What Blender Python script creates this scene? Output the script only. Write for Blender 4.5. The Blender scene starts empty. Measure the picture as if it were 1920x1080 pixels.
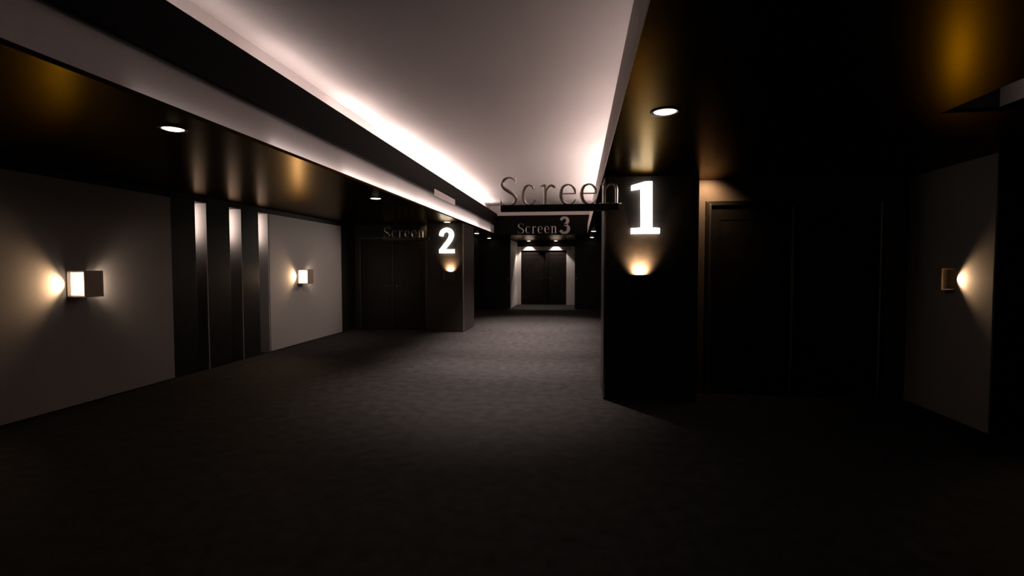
import bpy, bmesh, math, random
from mathutils import Vector, Matrix
random.seed(4)
C = bpy.context.scene.collection
SC = bpy.context.scene

# ------------------------------------------------------------------ materials
def mat(name, col, rough=.6, metal=0., spec=.5, emit=None, strength=0., noise=0., nscale=40., bump=0., bscale=200., coat=0., sheen=0., tint=None):
    m = bpy.data.materials.new(name); m.use_nodes = True
    nt = m.node_tree; b = nt.nodes['Principled BSDF']
    b.inputs['Base Color'].default_value = (*col, 1)
    b.inputs['Roughness'].default_value = rough
    b.inputs['Metallic'].default_value = metal
    b.inputs['Specular IOR Level'].default_value = spec
    b.inputs['Coat Weight'].default_value = coat
    b.inputs['Coat Roughness'].default_value = .12
    if tint: b.inputs['Specular Tint'].default_value = (*tint, 1)
    if sheen:
        b.inputs['Sheen Weight'].default_value = sheen
        b.inputs['Sheen Roughness'].default_value = .5
    if emit:
        b.inputs['Emission Color'].default_value = (*emit, 1)
        b.inputs['Emission Strength'].default_value = strength
    if noise or bump:
        tc = nt.nodes.new('ShaderNodeTexCoord')
    if noise:
        n = nt.nodes.new('ShaderNodeTexNoise'); n.inputs['Scale'].default_value = nscale
        n.inputs['Detail'].default_value = 4
        r = nt.nodes.new('ShaderNodeValToRGB')
        r.color_ramp.elements[0].position = .32; r.color_ramp.elements[1].position = .68
        r.color_ramp.elements[0].color = (*[c*(1-noise) for c in col], 1)
        r.color_ramp.elements[1].color = (*[min(1, c*(1+noise)) for c in col], 1)
        nt.links.new(tc.outputs['Object'], n.inputs['Vector'])
        nt.links.new(n.outputs['Fac'], r.inputs['Fac'])
        nt.links.new(r.outputs['Color'], b.inputs['Base Color'])
    if bump:
        n2 = nt.nodes.new('ShaderNodeTexNoise'); n2.inputs['Scale'].default_value = bscale
        n2.inputs['Detail'].default_value = 3
        bp = nt.nodes.new('ShaderNodeBump'); bp.inputs['Strength'].default_value = bump
        bp.inputs['Distance'].default_value = .01
        nt.links.new(tc.outputs['Object'], n2.inputs['Vector'])
        nt.links.new(n2.outputs['Fac'], bp.inputs['Height'])
        nt.links.new(bp.outputs['Normal'], b.inputs['Normal'])
    return m

M = dict(
    carpet   = mat('carpet_grey_loop', (.024, .0205, .0195), .75, spec=.14, noise=.45, nscale=8, bump=.6, bscale=140),
    plaster  = mat('ceiling_plaster', (.78, .70, .68), .85, spec=.2, noise=.03, nscale=60, bump=.08, bscale=180),
    gloss    = mat('dark_gloss_soffit', (.006, .0047, .0032), .27, metal=1., tint=(.62, .53, .41)),
    dark     = mat('dark_stained_wood', (.012, .0095, .0085), .5, spec=.2, noise=.35, nscale=7),
    wall     = mat('black_brown_wall', (.010, .008, .0075), .6, spec=.3, noise=.2, nscale=12),
    pillar   = mat('pillar_laminate', (.027, .021, .0175), .45, spec=.22, noise=.15, nscale=14),
    panel    = mat('grey_fabric_panel', (.31, .273, .257), .85, spec=.2, noise=.05, nscale=120, bump=.1, bscale=300),
    band     = mat('dark_cove_band', (.005, .004, .0036), .7, spec=.08),
    doorwall = mat('taupe_wall', (.11, .08, .062), .7, spec=.3, noise=.05, nscale=40),
    door     = mat('dark_door_veneer', (.010, .0075, .0066), .5, spec=.15, noise=.3, nscale=6),
    metal    = mat('brushed_steel', (.62, .58, .55), .3, 1.0),
    darkmet  = mat('dark_bronze_metal', (.05, .042, .036), .4, .8),
    chrome   = mat('polished_letters', (.90, .82, .73), .44, 1.0),
    bronze   = mat('bronze_sconce', (.30, .22, .17), .5, .3),
    lens     = mat('sconce_lens', (.9, .85, .75), .5, emit=(1, .86, .66), strength=3),
    glow     = mat('downlight_lens', (.9, .88, .82), .5, emit=(1, .84, .62), strength=9),
    lit      = mat('lit_numeral', (.9, .9, .88), .4, emit=(1, .93, .84), strength=5.5),
    greynum  = mat('grey_numeral', (.36, .32, .30), .4, .3),
    white    = mat('white_painted_frame', (.72, .66, .63), .5, spec=.4),
)

# ------------------------------------------------------------------ mesh helpers
def box(bm, x0, x1, y0, y1, z0, z1, bevel=0.):
    r = bmesh.ops.create_cube(bm, size=1)
    vs = r['verts']
    for v in vs:
        v.co = Vector((x0+(v.co.x+.5)*(x1-x0), y0+(v.co.y+.5)*(y1-y0), z0+(v.co.z+.5)*(z1-z0)))
    if bevel:
        es = list({e for v in vs for e in v.link_edges})
        bmesh.ops.bevel(bm, geom=es, offset=bevel, segments=2, affect='EDGES', profile=.5)
def BM(*boxes, bevel=0.):
    bm = bmesh.new()
    for b in boxes: box(bm, *b, bevel=bevel)
    return bm
def cyl(bm, x, y, z0, z1, r0, r1=None, n=32):
    r1 = r0 if r1 is None else r1
    r = bmesh.ops.create_cone(bm, cap_ends=True, segments=n, radius1=r0, radius2=r1, depth=z1-z0)
    for v in r['verts']: v.co += Vector((x, y, (z0+z1)/2))
def lathe(bm, prof, x=0, y=0, z=0, n=40):
    rings = []
    for (r, h) in prof:
        rings.append([bm.verts.new((x+r*math.cos(2*math.pi*i/n), y+r*math.sin(2*math.pi*i/n), z+h)) for i in range(n)])
    for a, b in zip(rings, rings[1:]):
        for i in range(n):
            bm.faces.new((a[i], a[(i+1) % n], b[(i+1) % n], b[i]))
def obj(name, bm, m, parent=None, smooth=False):
    bmesh.ops.recalc_face_normals(bm, faces=bm.faces)
    me = bpy.data.meshes.new(name); bm.to_mesh(me); bm.free()
    me.materials.append(M[m])
    if smooth:
        for p in me.polygons: p.use_smooth = True
    o = bpy.data.objects.new(name, me); C.objects.link(o)
    if parent:
        o.parent = parent
    return o
def tag(o, label, cat, group=None, kind=None):
    o['label'] = label; o['category'] = cat
    if group: o['group'] = group
    if kind: o['kind'] = kind
    return o
def thing(name, label, cat, loc=(0, 0, 0), group=None, rz=0., kind=None):
    o = bpy.data.objects.new(name, None); C.objects.link(o)
    o.location = loc; o.rotation_euler = (0, 0, rz); o.empty_display_size = .1
    return tag(o, label, cat, group, kind)
def dup(root, loc, label, rz=None):
    r = root.copy(); C.objects.link(r); r.location = loc; r['label'] = label
    if rz is not None: r.rotation_euler = (0, 0, rz)
    for ch in list(root.children):
        c = ch.copy(); C.objects.link(c); c.parent = r
        for g in ch.children:
            d = g.copy(); C.objects.link(d); d.parent = c
    return r

# ------------------------------------------------------------------ key sizes
ZC = 2.67            # dark soffit height
TL, TR = -2.76, .28  # ceiling tray edges
TE = 17.3            # far end of the tray
TN = -1.0            # near end
ZT = 3.70            # tray ceiling
ZB0, ZB1 = 3.01, 3.39
WL, WR = -5.74, 3.90
BACK = 21.6

# ------------------------------------------------------------------ setting
fl = obj('floor', BM((-7, 7.5, -3, 22, -.12, 0)), 'carpet')
tag(fl, 'grey loop-pile carpet running the length of the dark cinema corridor', 'floor', kind='structure')

ce = obj('ceiling', BM((-3.1, .75, TN, TE+.35, ZT, ZT+.1)), 'plaster')
tag(ce, 'pale raised ceiling tray lit from hidden cove lights', 'ceiling', kind='structure')
obj('soffit', BM((-7, TL, -3, BACK+.2, ZC, ZC+.03)), 'gloss', ce)
bm = BM((TR, 2.50, -3, BACK+.2, ZC, ZC+.03), (2.50, 2.87, 3.98, BACK+.2, ZC, ZC+.03),
        (2.50, 2.87, -3, 1.2, ZC, ZC+.03), (2.87, 7.5, -3, BACK+.2, ZC, ZC+.03))
obj('soffit', bm, 'gloss', ce)
obj('soffit', BM((TL, TR, TE, BACK+.2, ZC, ZC+.03)), 'gloss', ce)
obj('soffit', BM((TL, TR, -3, TN, ZC, ZC+.03)), 'gloss', ce)
# left cove: pale lower fascia set back behind the soffit edge, dark band hung above it
f = obj('fascia', BM((-2.90, -2.87, TN, TE+.05, ZC+.03, ZB0+.05)), 'plaster', ce)
obj('dark_band', BM((TL-.06, TL, TN, TE, ZB0, ZB1)), 'band', ce)
obj('cove_ledge', BM((-3.06, TL-.06, TN, TE+.35, ZB1-.06, ZB1-.03)), 'plaster', ce)
obj('cove_wall', BM((-3.10, -3.06, TN, TE+.35, ZB1-.06, ZT)), 'plaster', ce)
# right cove: pale fascia with a ledge behind
obj('fascia', BM((TR, TR+.03, TN, 17.3, ZC+.03, 3.0)), 'plaster', ce)
obj('cove_ledge', BM((TR+.03, .72, TN, 17.3, 2.94, 2.97)), 'plaster', ce)
obj('cove_wall', BM((.72, .75, TN, TE+.35, 2.94, ZT)), 'plaster', ce)
# far and near ends
obj('bulkhead', BM((TL-.1, TR+.45, TE, TE+.06, ZC+.02, 3.33)), 'band', ce)
obj('cove_wall', BM((-3.1, .75, TE+.31, TE+.35, 3.3, ZT)), 'plaster', ce)
obj('cove_wall', BM((-3.1, .75, TN-.04, TN, ZC, ZT)), 'band', ce)
# narrow ceiling recess above the right-hand side of the lobby
obj('recess_lining', BM((2.87, 2.90, 1.2, 3.98, ZC, ZC+.34), (2.47, 2.50, 1.2, 3.98, ZC+.03, ZC+.34),
                        (2.47, 2.90, 1.17, 1.2, ZC+.03, ZC+.34), (2.47, 2.90, 1.17, 4.01, ZC+.34, ZC+.37)), 'panel', ce)
obj('recess_lining', BM((2.47, 2.90, 3.98, 4.01, ZC+.03, ZC+.34)), 'wall', ce)

# left wall: plain stretches, three dark piers with pale-lined slots between them
wl = obj('wall_left', BM((WL-.3, WL, -3, 6.58, 0, ZC), (WL-.3, WL, 8.88, 12.9, 0, ZC), (WL-.4, WL-.3, 6.5, 8.95, 0, ZC)), 'wall')
tag(wl, 'dark left wall of the corridor behind the pale panels', 'wall', kind='structure')
for (a, b) in ((6.58, 7.05), (7.30, 7.815), (8.125, 8.585)):
    obj('pier', BM((WL-.3, WL+.02, a, b, 0, ZC), bevel=.004), 'dark', wl)
for y in (7.285, 8.11, 8.865):
    obj('slot_lining', BM((WL-.3, WL+.018, y, y+.014, 0, ZC-.09)), 'panel', wl)
obj('slot_head', BM((WL-.3, WL+.018, 6.6, 8.88, ZC-.09, ZC)), 'dark', wl)
obj('baseboard_left', BM((WL, WL+.012, -3, 6.56, 0, .012)), 'wall', wl)

# left auditorium front (second doors)
w2 = obj('wall_left.001', BM((WL-.3, -5.62, 12.62, 12.9, 0, ZC), (-3.80, -3.70, 12.62, 12.9, 0, ZC), (-5.62, -3.80, 12.62, 12.9, 2.36, ZC)), 'dark')
tag(w2, 'dark wall holding the double doors beside the lit 2', 'wall', kind='structure')
w3 = obj('wall_left.002', BM((-3.9, -3.72, 12.9, 19.5, 0, ZC)), 'dark')
tag(w3, 'dark far stretch of left wall behind the second pillar', 'wall', kind='structure')
# right auditorium front
w4 = obj('wall_right.001', BM((1.38, 1.555, 6.65, 6.9, 0, ZC), (3.62, WR+.1, 6.65, 6.9, 0, ZC), (1.555, 3.62, 6.65, 6.9, 2.41, ZC)), 'doorwall')
tag(w4, 'taupe wall over and around the double doors right of the lit 1', 'wall', kind='structure')
w5 = obj('wall_right', BM((WR, 7.5, 5.36, 6.65, 0, ZC), (7.3, 7.5, -3, 5.36, 0, ZC)), 'wall')
tag(w5, 'dark right wall that carries the single pale panel', 'wall', kind='structure')
w6 = obj('wall_right.002', BM((1.40, 1.55, 6.9, 19.5, 0, ZC)), 'dark')
tag(w6, 'dark far stretch of right wall behind the first pillar', 'wall', kind='structure')
# far end with alcove
w7 = obj('wall_back', BM((-3.9, -2.60, 19.45, BACK+.2, 0, ZC), (-.14, 1.55, 19.45, BACK+.2, 0, ZC),
                         (-2.60, -.14, BACK+.04, BACK+.2, 0, ZC)), 'dark')
tag(w7, 'dark end wall with the recess for the far doors', 'wall', kind='structure')
obj('alcove_lining', BM((-2.60, -2.585, 19.47, BACK, 0, 2.62)), 'white', w7)
w8 = obj('wall_front', BM((-7, 7.5, -3.1, -3, 0, ZC)), 'wall')
tag(w8, 'dark wall closing the lobby behind the viewer', 'wall', kind='structure')

# pillars
def pillar(x0, x1, y0, y1, label, inner):
    p = obj('pillar', BM((x0, x1, y0, y1, 0, ZC), bevel=.006), 'pillar')
    tag(p, label, 'pillar', kind='structure')
    xi = x0 if inner < 0 else x1
    obj('corner_guard', BM((min(xi, xi+inner*.004), max(xi, xi+inner*.004), y0-.004, y0+.03, .02, ZC-.02),
                           (min(xi, xi-inner*.018), max(xi, xi-inner*.018), y0-.004, y0, .02, ZC-.02)), 'metal', p)
    xo = x1 if inner < 0 else x0
    return p
pillar(.30, 1.385, 6.22, 6.95, 'dark pillar that carries the lit 1 and its lamp', -1)
pillar(-3.70, -2.785, 12.22, 13.5, 'dark pillar that carries the lit 2 and its lamp', 1)

# ------------------------------------------------------------------ doors
def door(name, x0, x1, y, h, label, face, frame_m, leaf_m, side, handles=True, fw=.05):
    d = thing(name, label, 'door', ((x0+x1)/2, y, 0), kind='structure')
    w = (x1-x0)/2
    obj('frame', BM((-w, -w+fw, -.03, .10, 0, h), (w-fw, w, -.03, .10, 0, h), bevel=.004), frame_m, d)
    obj('header', BM((-w+fw, w-fw, -.03, .10, h-fw, h), bevel=.004), 'panel' if name == 'door_3' else frame_m, d)
    if side: 
        obj('frame_strip', BM((-w+fw-.012, -w+fw+.012, -.045, -.03, .01, h-.03), bevel=.003), 'metal', d)
        obj('frame_strip', BM((w-fw-.010, w-fw+.010, -.045, -.03, .01, h-.03), bevel=.003), 'metal', d)
    for s in (-1, 1):
        a, b = (-w+fw+.004, -.004) if s < 0 else (.004, w-fw-.004)
        lf = obj('door_leaf', BM((a, b, .01, .06, .008, h-fw-.004), bevel=.003), leaf_m, d)
        # raised beading of the leaf
        m0, m1, zz0, zz1 = a+.11, b-.11, .18, h-fw-.16
        t = .016
        obj('beading', BM((m0, m1, .002, .01, zz0, zz0+t), (m0, m1, .002, .01, zz1-t, zz1),
                          (m0, m0+t, .002, .01, zz0+t, zz1-t), (m1-t, m1, .002, .01, zz0+t, zz1-t)), leaf_m, lf)
        if handles:
            hb = bmesh.new()
            hx = s*.09
            r = bmesh.ops.create_cone(hb, cap_ends=True, segments=20, radius1=.028, radius2=.028, depth=.012)
            for v in r['verts']:
                v.co = Vector((hx+v.co.x, .004+v.co.z, 1.10+v.co.y))
            box(hb, hx-.010, hx+.010, -.06, .004, 1.09, 1.11)
            box(hb, min(hx-s*.012, hx+s*.15), max(hx-s*.012, hx+s*.15), -.072, -.052, 1.088, 1.112, bevel=.006)
            obj('handle', hb, 'darkmet', lf)
    obj('meeting_strip', BM((-.014, .014, -.022, .01, .01, h-fw-.01), bevel=.010), 'metal' if side else 'darkmet', d)
    return d
door('door_1', 1.56, 3.615, 6.66, 2.405, 'tall dark double door right of the pillar with the lit 1', -1, 'darkmet', 'door', True)
door('door_2', -5.615, -3.805, 12.63, 2.355, 'dark double door under the word beside the lit 2', -1, 'darkmet', 'door', False)
door('door_3', -2.58, -.16, BACK-.06, 2.44, 'dark double door in pale frame at the far end of the corridor', -1, 'white', 'door', False, fw=.16)
d3 = bpy.data.objects['door_3']
obj('jamb_panel', BM((.86, 1.06, -.028, .0, 0, 2.28), bevel=.003), 'white', d3)

# ------------------------------------------------------------------ wall panels
def wpanel(x0, x1, y0, y1, z0, z1, label):
    p = obj('wall_panel', BM((x0, x1, y0, y1, z0, z1), bevel=.006), 'panel')
    return tag(p, label, 'panel', 'pale fabric wall panels')
wpanel(WL+.001, WL+.03, 1.5, 6.575, .013, ZC-.09, 'pale grey fabric wall panel with the nearest left lamp, before the dark slatted piers')
wpanel(WL+.001, WL+.03, 8.89, 11.80, .013, ZC-.09, 'pale grey fabric wall panel beyond the dark piers, lamp with white end on it')
wpanel(WR-.025, WR-.001, 5.365, 6.645, .005, ZC-.005, 'dim fabric wall panel on the right, lit by one sideways lamp cone')

# pale plate let into the dark cove band
p = obj('access_plate', BM((TL, TL+.012, 9.62, 11.25, ZB0-.03, ZB0+.085), bevel=.003), 'plaster')
tag(p, 'long pale plate on the dark band along the left ceiling cove', 'plate')

# ------------------------------------------------------------------ lights
def area(name, loc, sx, sy, energy, col, direction, spread=180):
    l = bpy.data.lights.new(name, 'AREA'); l.shape = 'RECTANGLE'; l.size = sx; l.size_y = sy
    l.energy = energy; l.color = col; l.spread = math.radians(spread)
    o = bpy.data.objects.new(name, l); C.objects.link(o); o.location = loc
    d = Vector(direction).normalized()
    # local X along world Y so that 'size' runs down the corridor
    z = -d; x = Vector((0, 1, 0)); x = (x - z*x.dot(z)).normalized(); y = z.cross(x)
    o.rotation_euler = Matrix((x, y, z)).transposed().to_euler()
    return o
def spot(name, loc, energy, col, direction, angle, blend=1., r=.02):
    l = bpy.data.lights.new(name, 'SPOT'); l.energy = energy; l.color = col
    l.spot_size = math.radians(angle); l.spot_blend = blend; l.shadow_soft_size = r
    o = bpy.data.objects.new(name, l); C.objects.link(o); o.location = loc
    o.rotation_euler = Vector(direction).to_track_quat('-Z', 'Y').to_euler()
    return o
LED = (1, .86, .81)
WARM = (1, .66, .36)
def cove(y0, y1, k, kl):
    L = y1-y0; yc = (y0+y1)/2
    area('cove_light', (-2.93, yc, ZB1+.06), L, .04, 6*L*k, LED, (.35, 0, 1))
    area('cove_light', (.55, yc, 3.02), L, .04, 5*L*k, LED, (-.25, 0, 1))
    area('cove_light', (-2.80, yc, ZC+.05), L, .03, 1.3*L*kl, LED, (-.8, 0, .6))
for q in ((-.5, 3, .006, .003), (3, 4.5, .12, .06), (4.5, 6, .25, .3), (6, 7.5, .5, .8), (7.5, 9, .9, 1.2), (9, 14.5, 1.45, 1.7), (14.5, 16.6, .8, .5)):
    cove(*q)

for y, e, d in ((8.2, 780, -.28), (9.6, 1000, -.08), (11.2, 1200, 0), (12.8, 1200, 0), (14.3, 1200, .05)):  # spots without fixtures, added to make the lit patch of carpet
    spot('carpet_fill_light', (-1.2, y, ZT-.02), e, (1, .85, .79), (0, d, -1), 72, .8, .05)

# recessed downlights
def make_downlight(label, loc):
    t = thing('recessed_downlight', label, 'ceiling light', loc, 'round downlights in the dark soffit')
    b = bmesh.new(); lathe(b, [(.074, .0), (.080, -.006), (.098, -.006), (.102, -.002), (.102, .002)])
    obj('trim_ring', b, 'darkmet', t, True)
    b = bmesh.new(); lathe(b, [(.0005, -.012), (.03, -.011), (.06, -.008), (.076, -.002), (.078, .0)])
    obj('lens', b, 'glow', t, True)
    return t
dl = make_downlight('largest glowing downlight on the left, above the near fabric panel', (-3.13, 3.65, ZC))
for x, y, lab in (
    (-3.16, 7.73, 'glowing downlight on the left between the near one and the second pillar'),
    (-3.13, 12.02, 'glowing downlight directly above the lit 2'),
    (-3.25, 16.2, 'small glowing downlight just right of the pillar with the lit 2'),
    (-3.33, 19.0, 'small downlight left of the far doors, lower of the two past the second pillar'),
    (.586, 3.69, 'largest glowing downlight on the right, above the lit 1'),
    (.44, 15.7, 'small downlight beside the first pillar, upper of the two right of the 3'),
    (.47, 19.0, 'small downlight beside the first pillar, lower of the two right of the 3'),
    (-2.07, 21.33, 'small downlight over the left leaf of the far doors'),
    (-.95, 21.33, 'small downlight over the right leaf of the far doors')):
    dup(dl, (x, y, ZC), lab)
for x in (-2.07, -.95):
    spot('alcove_downlight', (x, 21.33, ZC-.03), 90, (1, .86, .78), (0, .0, -1), 92, .3, .03)

for y, e in ((7.73, 115), (12.02, 115)):  # extra beams added at two downlights to brighten the far left panel
    spot('panel_fill_light', (-3.16, y, ZC-.03), e, (1, .86, .78), (WL+3.16, (10.3-y)*.9, -1.5), 74, 1., .05)

area('recess_fill_light', (2.53, 2.5, ZC+.12), 2.4, .03, 1.2, LED, (1, 0, .1))  # unseen strip added to brighten the recess lining

# sideways wall lamps (box tube with glowing lens at each end); local x out of the wall, local y along it
def make_side_sconce(label, loc, rz, P, L, H, near_lens=True):
    t = thing('wall_sconce', label, 'wall lamp', loc, 'sideways box wall lamps', rz)
    w = .012; y0, y1 = -L/2, L/2
    obj('housing', BM((0, w, y0, y1, -H/2, H/2), (P-w, P, y0, y1, -H/2, H/2), (w, P-w, y0, y1, H/2-w, H/2), (w, P-w, y0, y1, -H/2, -H/2+w)), 'bronze', t)
    obj('divider', BM((w, P-w, -.01, .01, -H/2+w, H/2-w)), 'bronze', t)
    return t
s1 = make_side_sconce('box wall lamp with a glowing white end on the nearest left panel', (WL+.03, 5.17, 1.405), 0, .235, .226, .30)
for yy in (-.075, .075):
    obj('lens', BM((.02, .215, yy-.006, yy+.006, -.13, .13), bevel=.003), 'lens', s1)
s2 = dup(s1, (WL+.03, 9.93, 1.395), 'box wall lamp on the far left panel, past the dark piers')
s3 = thing('wall_sconce', 'box wall lamp throwing a single amber cone on the right wall panel', 'wall lamp', (WR-.025, 5.93, 1.47), 'sideways box wall lamps')
obj('housing', BM((-.13, 0, -.07, .07, .10, .112), (-.13, 0, -.07, .07, -.112, -.10), (-.13, -.118, -.07, .07, -.10, .10), (-.118, 0, .058, .07, -.10, .10)), 'bronze', s3)
obj('lens', BM((-.116, -.004, .035, .045, -.098, .098)), 'bronze', s3)
for (y, e) in ((5.17, 1.), (9.93, 1.)):
    spot('sconce_light', (WL+.085, y-.118, 1.405), 30*e, WARM, (-.1, -1, 0), 125, .8, .02)
    spot('sconce_light', (WL+.085, y+.118, 1.405), 15*e, (1, .78, .6), (-.1, 1, 0), 125, .8, .02)
spot('sconce_light', (WR-.07, 5.852, 1.47), 14, WARM, (.1, -1, 0), 118, .7, .015)

# upward lamps on the two pillars
def make_up_sconce(label, loc):
    t = thing('pillar_sconce', label, 'wall lamp', loc, 'up-lighting pillar lamps')
    w = .01
    obj('housing', BM((-.13, .13, -.012, 0, -.11, .11), (-.13, .13, -.14, -.128, -.11, .11), (-.13, -.12, -.128, -.012, -.11, .11),
                      (.12, .13, -.128, -.012, -.11, .11), (-.12, .12, -.128, -.012, -.11, -.10)), 'darkmet', t)
    obj('lens', BM((-.118, .118, -.126, -.014, .06, .07)), 'lens', t)
    obj('edge_strip', BM((-.133, -.128, -.143, -.136, -.11, .11)), 'metal', t)
    obj('edge_strip', BM((.128, .133, -.143, -.136, -.11, .11)), 'metal', t)
    return t
u1 = make_up_sconce('up-lighting lamp on the dark pillar below the lit 1', (.72, 6.22, 1.395))
u2 = dup(u1, (-3.11, 12.22, 1.375), 'up-lighting lamp on the dark pillar below the lit 2')
spot('pillar_light', (.72, 6.135, 1.50), 150, WARM, (0, 1, .8), 116, 1., .02)
spot('pillar_light', (-3.11, 12.135, 1.48), 130, WARM, (0, 1, .8), 116, 1., .02)
# unseen lamps added to brighten the left wall slots and both door fronts
for y in (7.285, 8.11, 8.865):
    l = bpy.data.lights.new('slot_fill_light', 'AREA'); l.shape = 'RECTANGLE'; l.size = .03; l.size_y = .50
    l.energy = 2.5; l.color = (1, .84, .76)
    o = bpy.data.objects.new('slot_fill_light', l); C.objects.link(o)
    o.location = (WL-.20, y-.17, 2.30); o.rotation_euler = (math.radians(90), 0, 0)
spot('door_fill_light', (1.56, 6.40, ZC-.03), 24, WARM, (-.1, .9, -1), 130, 1., .03)
spot('door_fill_light', (-3.78, 12.42, ZC-.03), 8, WARM, (.0, .9, -1), 120, 1., .03)

# ------------------------------------------------------------------ lettering
def catmull(pts, n=8):
    out = []
    for i in range(len(pts)-1):
        p0 = pts[max(i-1, 0)]; p1 = pts[i]; p2 = pts[i+1]; p3 = pts[min(i+2, len(pts)-1)]
        for k in range(n):
            t = k/n
            out.append(tuple(.5*((2*b)+(c-a)*t+(2*a-5*b+4*c-d)*t*t+(3*b-a-3*c+d)*t**3) for a, b, c, d in zip(p0, p1, p2, p3)))
    out.append(tuple(pts[-1]))
    return out
def stroke(bm, pts, s, ox, oz, depth, flat=False, curve=True):
    P = catmull(pts) if curve and len(pts) > 2 else pts
    n = len(P); rings = []
    for i in range(n):
        a = P[max(i-1, 0)]; b = P[min(i+1, n-1)]
        tx, tz = b[0]-a[0], b[1]-a[1]; L = math.hypot(tx, tz) or 1
        nx, nz = -tz/L, tx/L
        w = P[i][2]*s/2
        cx, cz = ox+P[i][0]*s, oz+P[i][1]*s
        if flat:
            prof = [(-1, 0), (-1, -depth), (1, -depth), (1, 0)]
        else:
            prof = [(-1, 0)] + [(-math.cos(q*math.pi/8), -depth*(.35+.65*math.sin(q*math.pi/8))) for q in range(0, 9)] + [(1, 0)]
        rings.append([bm.verts.new((cx+nx*w*u, v, cz+nz*w*u)) for (u, v) in prof])
    for A, B in zip(rings, rings[1:]):
        k = len(A)
        for j in range(k):
            bm.faces.new((A[j], A[(j+1) % k], B[(j+1) % k], B[j]))
    bm.faces.new(rings[0]); bm.faces.new(list(reversed(rings[-1])))
G = {
 'S': [[(.60,.78,.03),(.55,.90,.045),(.42,.985,.05),(.26,.975,.06),(.12,.87,.10),(.10,.73,.12),(.20,.60,.135),(.36,.50,.14),(.52,.39,.135),(.60,.25,.12),(.56,.11,.09),(.42,.02,.055),(.24,.015,.05),(.10,.10,.045),(.05,.24,.03)],
       [(.595,.76,.025),(.60,1.0,.03)], [(.05,.26,.025),(.045,.0,.03)]],
 'c': [[(.42,.57,.09),(.38,.66,.06),(.26,.71,.05),(.13,.63,.09),(.07,.46,.12),(.07,.28,.125),(.13,.10,.10),(.26,.015,.06),(.39,.06,.045),(.46,.18,.03)]],
 'r': [[(.13,0,.11),(.13,.70,.11)], [(0,.018,.035),(.29,.018,.035)], [(.0,.66,.03),(.13,.71,.05)], [(.15,.46,.04),(.21,.62,.05),(.30,.69,.08),(.38,.65,.10),(.40,.60,.09)]],
 'e': [[(.07,.385,.035),(.48,.385,.035)], [(.475,.37,.06),(.46,.53,.085),(.37,.67,.06),(.26,.705,.05),(.13,.63,.09),(.07,.46,.12),(.07,.28,.125),(.14,.10,.10),(.28,.015,.06),(.41,.06,.045),(.49,.18,.03)]],
 'n': [[(.13,0,.11),(.13,.70,.11)], [(0,.018,.035),(.26,.018,.035)], [(.0,.66,.03),(.13,.71,.05)], [(.15,.48,.04),(.22,.62,.05),(.32,.70,.07),(.42,.65,.10),(.46,.50,.11),(.46,0,.11)], [(.34,.018,.035),(.60,.018,.035)]],
}
def letter(ch, s, ox, oz, depth, parent, sx=1.0):
    bm = bmesh.new()
    for st in G[ch]:
        stroke(bm, [(x*sx, z, w) for x, z, w in st], s, ox, oz, depth)
    return obj('letter', bm, 'chrome', parent, False)
def poly(bm, pts, y0, y1):
    a = [bm.verts.new((x, y0, z)) for x, z in pts]; b = [bm.verts.new((x, y1, z)) for x, z in pts]
    bm.faces.new(a); bm.faces.new(list(reversed(b)))
    for i in range(len(pts)):
        j = (i+1) % len(pts); bm.faces.new((a[j], a[i], b[i], b[j]))
def numeral(n, parent, ox, oz, h, m, depth=.05, y=0.):
    bm = bmesh.new()
    if n == 1:
        P = [(.02,.0),(.56,.0),(.56,.105),(.42,.115),(.41,1.0),(.27,1.0),(.02,.93),(.02,.84),(.20,.865),(.21,.115),(.02,.105)]
        poly(bm, [(ox+x*h, oz+z*h) for x, z in P], y-depth, y)
    elif n == 2:
        stroke(bm, [(.10,.68,.15),(.15,.83,.16),(.28,.92,.16),(.43,.90,.17),(.52,.78,.18),(.50,.62,.18),(.40,.45,.18),(.26,.28,.17),(.11,.10,.16)], h, ox, oz, depth, True)
        box(bm, ox+.03*h, ox+.64*h, y-depth, y, oz, oz+.15*h)
    else:
        stroke(bm, [(.07,.80,.14),(.16,.91,.14),(.30,.94,.13),(.44,.87,.17),(.47,.74,.18),(.40,.61,.15),(.26,.54,.12)], h, ox, oz, depth, True)
        stroke(bm, [(.26,.54,.12),(.42,.48,.15),(.52,.33,.19),(.47,.15,.18),(.31,.06,.13),(.16,.08,.14),(.05,.20,.16)], h, ox, oz, depth, True)
    return obj('numeral', bm, m, parent)

# first sign: letters stand on a dark bar fixed to the pillar
sg = thing('screen_sign', 'near hanging sign of metal letters with a glowing white 1 on the pillar', 'sign', (.30, 6.22, 2.30), 'screen signs')
Y1 = -.10
obj('bar', BM((-1.23, .16, Y1-.035, Y1+.035, -.045, .035), bevel=.004), 'darkmet', sg)
obj('bracket', BM((.04, .14, Y1+.035, -.001, -.03, .02)), 'darkmet', sg)
for ch, x, sx in (('S', -1.245, .95), ('c', -.99, 1.08), ('r', -.755, 1.25), ('e', -.543, 1.22), ('e', -.298, 1.22), ('n', -.065, 1.28)):
    o = letter(ch, .335, x, .033, .05, sg, sx); o.location = (0, Y1+.025, 0)
nm = numeral(1, sg, .295, -.313, .605, 'lit', .06); nm.location = (0, -.002, 0)

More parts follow.
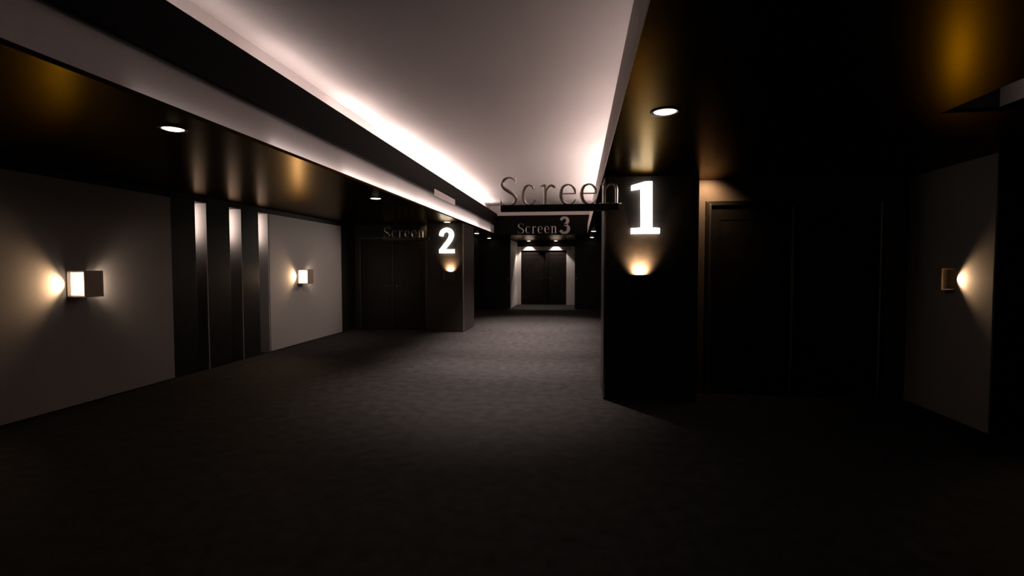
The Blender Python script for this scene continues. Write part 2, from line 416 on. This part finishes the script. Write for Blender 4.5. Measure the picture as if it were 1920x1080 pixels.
s2g = thing('screen_sign', 'middle sign of small metal letters with a glowing white 2 on the pillar', 'sign', (-3.70, 12.22, 2.29), 'screen signs')
obj('bar', BM((-1.08, .10, -.13, -.075, -.04, .02), bevel=.004), 'darkmet', s2g)
obj('bracket', BM((.02, .09, -.075, -.001, -.03, .01)), 'darkmet', s2g)
xs = -1.06
for ch, w in (('S', .69), ('c', .54), ('r', .47), ('e', .56), ('e', .56), ('n', .6)):
    o = letter(ch, .255, xs, .02, .045, s2g, 1.0); o.location = (0, -.08, 0); xs += (w+.13)*.255*.99
nm = numeral(2, s2g, .31, -.36, .61, 'lit', .06); nm.location = (0, -.002, 0)

s3g = thing('screen_sign', 'farthest sign of dull metal letters and unlit 3 over the end doors', 'sign', (-1.25, TE, 2.70), 'screen signs')
xs = -.81
for ch, w in (('S', .69), ('c', .54), ('r', .47), ('e', .56), ('e', .56), ('n', .6)):
    o = letter(ch, .335, xs, .02, .045, s3g, 1.0); o.location = (0, -.002, 0); xs += (w+.13)*.335*.97
nm = numeral(3, s3g, .61, .0, .57, 'greynum', .06); nm.location = (0, -.002, 0)

# little dark plates on the edges of the far alcove
for x, z, lab in ((-2.66, 1.10, 'small dark plate on the left edge of the far door recess'), (-.08, 1.16, 'small dark plate on the right edge of the far door recess')):
    b = BM((-.045, .045, -.03, 0, -.06, .06), bevel=.006)
    o = obj('wall_plate', b, 'darkmet'); o.location = (x, 19.45, z); tag(o, lab, 'wall plate', 'dark plates by the far doors')
    obj('button', BM((-.015, .015, -.036, -.03, -.015, .015), bevel=.003), 'metal', o)

# ------------------------------------------------------------------ world, camera, view
w = bpy.data.worlds.new('world'); SC.world = w; w.use_nodes = True
w.node_tree.nodes['Background'].inputs['Color'].default_value = (0, 0, 0, 1)
cam = bpy.data.cameras.new('camera'); co = bpy.data.objects.new('camera', cam); C.objects.link(co)
cam.sensor_width = 36; cam.lens = 18; cam.clip_start = .05
co.location = (0, 0, 1.6)
co.rotation_euler = (math.radians(90-2.386), 0, math.radians(7.419))
SC.camera = co
vs = SC.view_settings
vs.view_transform = 'Standard'; vs.look = 'None'; vs.gamma = 1; vs.use_curve_mapping = False; vs.exposure = 0
